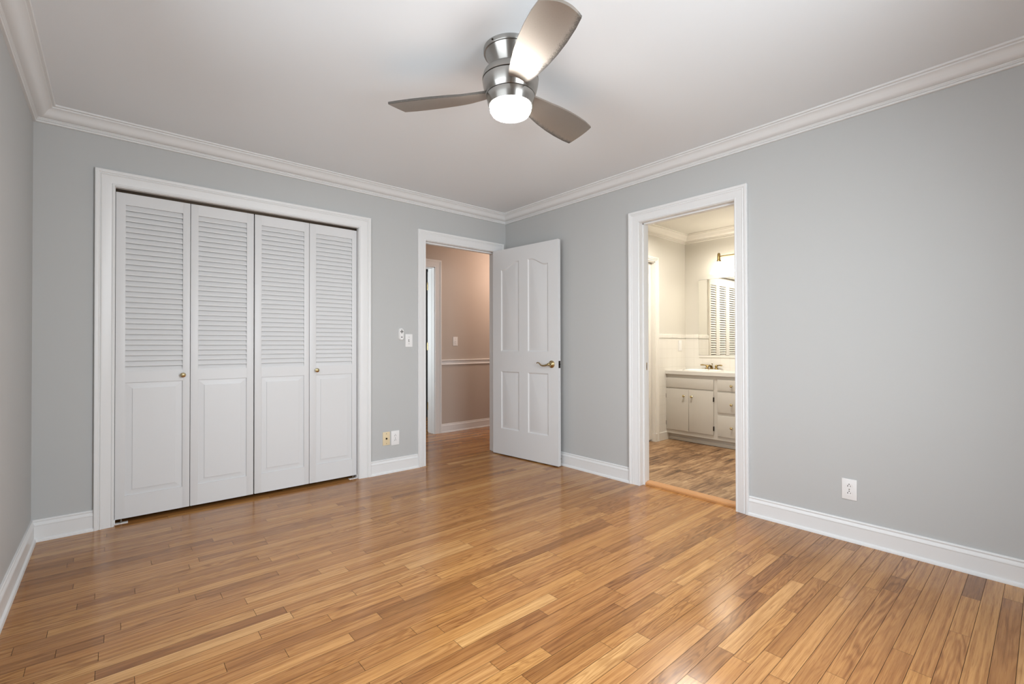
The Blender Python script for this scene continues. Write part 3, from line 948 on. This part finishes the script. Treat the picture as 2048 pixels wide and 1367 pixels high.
def blade_mesh():
    # leading edge (+y, low and dusty) and trailing edge outlines against the radius
    le = [(.095, .040), (.14, .050), (.20, .062), (.28, .076), (.36, .085), (.44, .089), (.52, .088), (.575, .083)]
    te = [(.095, -.040), (.14, -.052), (.20, -.064), (.28, -.077), (.36, -.084), (.44, -.086), (.50, -.084), (.560, -.076)]
    def ev(tab, t):
        # parametric along the table
        f = t * (len(tab) - 1); i = min(int(f), len(tab) - 2); g = f - i
        return (tab[i][0] + (tab[i + 1][0] - tab[i][0]) * g, tab[i][1] + (tab[i + 1][1] - tab[i][1]) * g)
    nu, nv = 29, 15; top, bot, edge = [], [], []
    for i in range(nu):
        t = i / (nu - 1)
        A = ev(te, t); B = ev(le, t)
        for j in range(nv):
            q = j / (nv - 1); e = 2 * q - 1
            x = A[0] + (B[0] - A[0]) * q; y = A[1] + (B[1] - A[1]) * q
            x += .020 * t ** 6 * (1 - e * e)                 # rounded tip
            camber = -.010 * (e * e) * min(1, t * 3)          # slightly hollow underside
            th = .0055 * (1 - .15 * abs(e) ** 3)
            top.append((x, y, camber + th)); bot.append((x, y, camber - th)); edge.append(e)
    vs = top + bot; N = nu * nv; fs = []
    for i in range(nu - 1):
        for j in range(nv - 1):
            a_, b_, c_, d_ = i * nv + j, (i + 1) * nv + j, (i + 1) * nv + j + 1, i * nv + j + 1
            fs.append((a_, b_, c_, d_)); fs.append((N + a_, N + d_, N + c_, N + b_))
    for i in range(nu - 1):
        for j in (0, nv - 1):
            a_, b_ = i * nv + j, (i + 1) * nv + j; fs.append((a_, b_, N + b_, N + a_))
    for j in range(nv - 1):
        for i in (0, nu - 1):
            a_, b_ = i * nv + j, i * nv + j + 1; fs.append((a_, b_, N + b_, N + a_))
    PI_ = radians(13)
    vs = [(x, y * cos(PI_) + zz * sin(PI_), -y * sin(PI_) + zz * cos(PI_)) for x, y, zz in vs]
    me = bpy.data.meshes.new('blade'); me.from_pydata(vs, [], fs)
    at = me.attributes.new('edge', 'FLOAT', 'POINT'); at.data.foreach_set('value', edge + edge)
    bm = bmesh.new(); bm.from_mesh(me); bmesh.ops.recalc_face_normals(bm, faces=bm.faces); bm.to_mesh(me); bm.free()
    me.materials.append(M['blade'])
    me.polygons.foreach_set('use_smooth', [True] * len(me.polygons)); me.set_sharp_from_angle(angle=radians(35))
    return me


bme = blade_mesh()
for dg in (127, -113, 7):
    b = bpy.data.objects.new('blade', bme); COL.objects.link(b); b.parent = fan
    b.location = (0, 0, z(2.274)); b.rotation_euler = (0, 0, radians(dg))

# ------------------------------------------------------------------ bathroom fittings
VX = 1.78; VY0, VY1 = -2.25, -.795
van = empty('vanity_cabinet', (VX, VY1, 0)); tag(van, 'cream painted bathroom vanity cabinet with brass knobs', 'vanity')
def V(mb): mb.v = [(v[0] - VX, v[1] - VY1, v[2]) for v in mb.v]; return mb
m = MB(); m.box(VX, VX + .02, VY0, VY1, .081, .766); m.box(VX + .02, BX - .012, VY1 - .018, VY1, .081, .766); m.box(VX + .02, BX - .012, VY0, VY0 + .018, .081, .766)
m.box(VX + .02, BX - .012, VY0 + .018, VY1 - .018, .081, .099); m.box(BX - .020, BX - .012, VY0 + .018, VY1 - .018, .099, .766)
V(m).build('carcass', M['cabinet'], van)
m = MB(); m.box(VX + .052, VX + .07, VY0, VY1, .002, .081); m.box(VX + .040, VX + .052, VY0, VY1, .002, .040, .002)
V(m).build('toe_kick', M['cabinet'], van)


def vknob(y, zz, parent, x=VX - .011):
    k = MB().lathe([(0, -.001), (.008, -.001), (.008, .002), (.005, .005), (.005, .011), (.012, .015), (.0145, .020), (.012, .025), (0, .028)], (x, y, zz), '-X', 20)
    o = V(k).build('knob', M['knob'], parent, smooth=40)
    o['label'] = 'round brass knob'; return o


def front(name, y0, y1, z0, z1):
    m = MB().box(VX - .011, VX - .0005, y0, y1, z0, z1, .003); return V(m).build(name, M['cabinet'], van, smooth=30)


front('false_front', -1.375, -.808, .614, .725)
dl = front('cabinet_door', -1.0885, -.808, .127, .600); vknob(-1.037, .523, dl)
dr = front('cabinet_door', -1.375, -1.0915, .127, .600); vknob(-1.130, .523, dr)
for y, zz, par in ((-.808, .512, dl), (-.808, .198, dl), (-1.375, .512, dr), (-1.375, .198, dr)):
    m = MB().box(VX - .013, VX - .0005, y - .005, y + .005, zz - .024, zz + .024, .001)
    h_ = V(m).build('hinge', M['darkmetal'], par); h_['label'] = 'small dark hinge'
for z0, z1, kz in ((.611, .729, .669), (.378, .595, .473), (.123, .345, .229)):
    d_ = front('drawer', -1.725, -1.4185, z0, z1); vknob(-1.571, kz, d_)
for z0, z1, kz in ((.611, .729, .669), (.378, .595, .473), (.123, .345, .229)):
    d_ = front('drawer', -2.07, -1.765, z0, z1); vknob(-1.917, kz, d_)

# countertop with an oval cut-out
SX, SY = 1.985, -1.148; SA, SB = .165, .205      # ellipse half axes in x and y
CX0, CX1, CY0, CY1, CZ0, CZ1 = 1.757, BX - .0105, VY0, VY1 + .004, .7665, .806
N = 64; ell = []; rec = []
for k in range(N):
    a = 2 * pi * (k + .5) / N
    ell.append((SX + SA * cos(a), SY + SB * sin(a)))
    dx, dy = cos(a) * SA, sin(a) * SB
    ts = []
    if dx > 0: ts.append((CX1 - SX) / dx)
    if dx < 0: ts.append((CX0 - SX) / dx)
    if dy > 0: ts.append((CY1 - SY) / dy)
    if dy < 0: ts.append((CY0 - SY) / dy)
    t = min(ts); rec.append((SX + dx * t, SY + dy * t))
# snap nearest outline points to the rectangle corners
for c in ((CX0, CY0), (CX0, CY1), (CX1, CY0), (CX1, CY1)):
    i = min(range(N), key=lambda q: (rec[q][0] - c[0]) ** 2 + (rec[q][1] - c[1]) ** 2); rec[i] = c
m = MB(); vs = [(x, y, CZ1) for x, y in ell] + [(x, y, CZ1) for x, y in rec] + [(x, y, CZ0) for x, y in rec] + [(x, y, CZ0) for x, y in ell]
fs = []
for k in range(N):
    j = (k + 1) % N
    for b_ in range(4):
        c_ = (b_ + 1) % 4
        fs.append((b_ * N + k, b_ * N + j, c_ * N + j, c_ * N + k))
ct = m.add(vs, fs).build('countertop', M['laminate'])
tag(ct, 'cream laminate bathroom countertop on the vanity cabinet', 'countertop')
sk = empty('sink', (SX, SY, CZ1)); tag(sk, 'white oval sink set into the bathroom countertop', 'sink')
rings = []
for sc, zz in ((1.10, .0005), (1.09, .010), (1.04, .013), (.99, .008), (.94, -.02), (.80, -.075), (.55, -.11), (.15, -.12)):
    rings.append([(SA * sc * cos(2 * pi * k / 56), SB * sc * sin(2 * pi * k / 56), zz) for k in range(56)])
MB().loft(rings).build('basin', M['porcelain'], sk, smooth=50)
m = MB().lathe([(0, -.1195), (.02, -.1195), (.02, -.1165), (0, -.1165)], (0, 0, 0), 'Z', 20); m.build('drain', M['screw'], sk, smooth=40)

# faucet
FXX = 2.199
fc = empty('faucet', (FXX, SY, CZ1)); tag(fc, 'antique brass two-handle faucet on the bathroom sink', 'faucet')
m = MB(); rings = []
for sc, zz in ((1, 0.0005), (1, .010), (.9, .016)):
    rings.append([(.026 * sc * cos(2 * pi * k / 32), .085 * sc * sin(2 * pi * k / 32), zz) for k in range(32)])
m.loft(rings).build('base_plate', M['antique'], fc, smooth=40)
sp = MB()
sp.lathe([(0, .012), (.017, .012), (.014, .030), (.012, .042), (0, .044)], (0, 0, 0), 'Z', 20)
sp.tube([(0, 0, .030), (-.02, 0, .048), (-.05, 0, .056), (-.085, 0, .050), (-.110, 0, .036), (-.115, 0, .026)], [.012, .0115, .011, .010, .010, .010], 14)
sp.build('spout', M['antique'], fc, smooth=60)
m = MB(); m.tube([(.012, 0, .02), (.012, 0, .070)], .0025, 8); m.lathe([(0, .068), (.006, .070), (.006, .078), (0, .081)], (.012, 0, 0), 'Z', 14); m.build('lift_rod', M['antique'], fc, smooth=40)
for s_ in (1, -1):
    m = MB(); m.lathe([(0, .010), (.020, .010), (.018, .020), (.011, .030), (.013, .040), (.016, .046), (.012, .056), (.006, .062), (0, .063)], (0, s_ * .055, 0), 'Z', 20)
    hd = m.build('handle', M['antique'], fc, smooth=40)
    m = MB(); m.tube([(0, s_ * .060, .054), (-.004, s_ * .080, .057), (-.008, s_ * .105, .059), (-.010, s_ * .125, .058), (-.011, s_ * .132, .057)], [.005, .006, .0075, .0075, .003], 12)
    m.build('lever', M['antique'], hd, smooth=60)

# mirror
mi = empty('mirror', (BX - .012, -1.6, 1.43)); tag(mi, 'large frameless bathroom mirror reflecting louvered doors', 'mirror')
m = MB().box(-.006, .0, -.62, .617, -.449, .451); m.build('glass', M['mirror'], mi)
m = MB().box(.0, .012, -.625, .619, -.452, .4535); m.build('backing', M['darkmetal'], mi)
m = MB().box(-.010, .002, -.62, .617, -.475, -.452, .002); m.build('bottom_channel', M['bathtrim'], mi)

# vanity light above the mirror
vl = empty('vanity_light', (BX, -1.545, 2.12)); tag(vl, 'brass bar wall light with white bell shades above the mirror', 'wall light')
m = MB().lathe([(0, 0), (.060, 0), (.060, .012), (.050, .020), (0, .022)], (0, 0, 0), '-X', 32); m.build('wall_plate', M['antique'], vl, smooth=40)
m = MB(); m.tube([(-.02, 0, 0), (-.12, 0, 0)], .007, 12); m.tube([(-.12, -.265, -.006), (-.12, .265, -.006)], .0065, 12); m.build('bar', M['antique'], vl, smooth=60)
for k in (-1, 0, 1):
    y = k * .265
    m = MB().lathe([(0, .034), (.008, .034), (.013, .028), (.016, .022), (.016, -.045), (.022, -.050), (.024, -.066), (0, -.066)], (-.12, y, 0), 'Z', 24)
    m.build('socket', M['antique'], vl, smooth=40)
    m = MB().lathe([(.026, -.066), (.040, -.075), (.052, -.105), (.068, -.145), (.094, -.192), (.096, -.197), (.090, -.197), (.064, -.150), (.048, -.108), (.036, -.080), (.022, -.070)], (-.12, y, 0), 'Z', 40)
    sh_ = m.build('lamp_shade', M['bulb'], vl, smooth=60); sh_['label'] = 'glowing white bell shade'

# outlet on the tiled wall
o = empty('wall_outlet', (2.085, BY - .010, 1.095), 0); tag(o, 'white outlet on the tiled bathroom wall above the counter', 'electrical outlet', 'white wall outlets')
plate_mb(.076, .126).build('face_plate', M['plate'], o, smooth=30)
m = MB().box(-.017, .017, -.0075, -.004, -.034, .034, .001); m.build('receptacle', M['plate'], o)
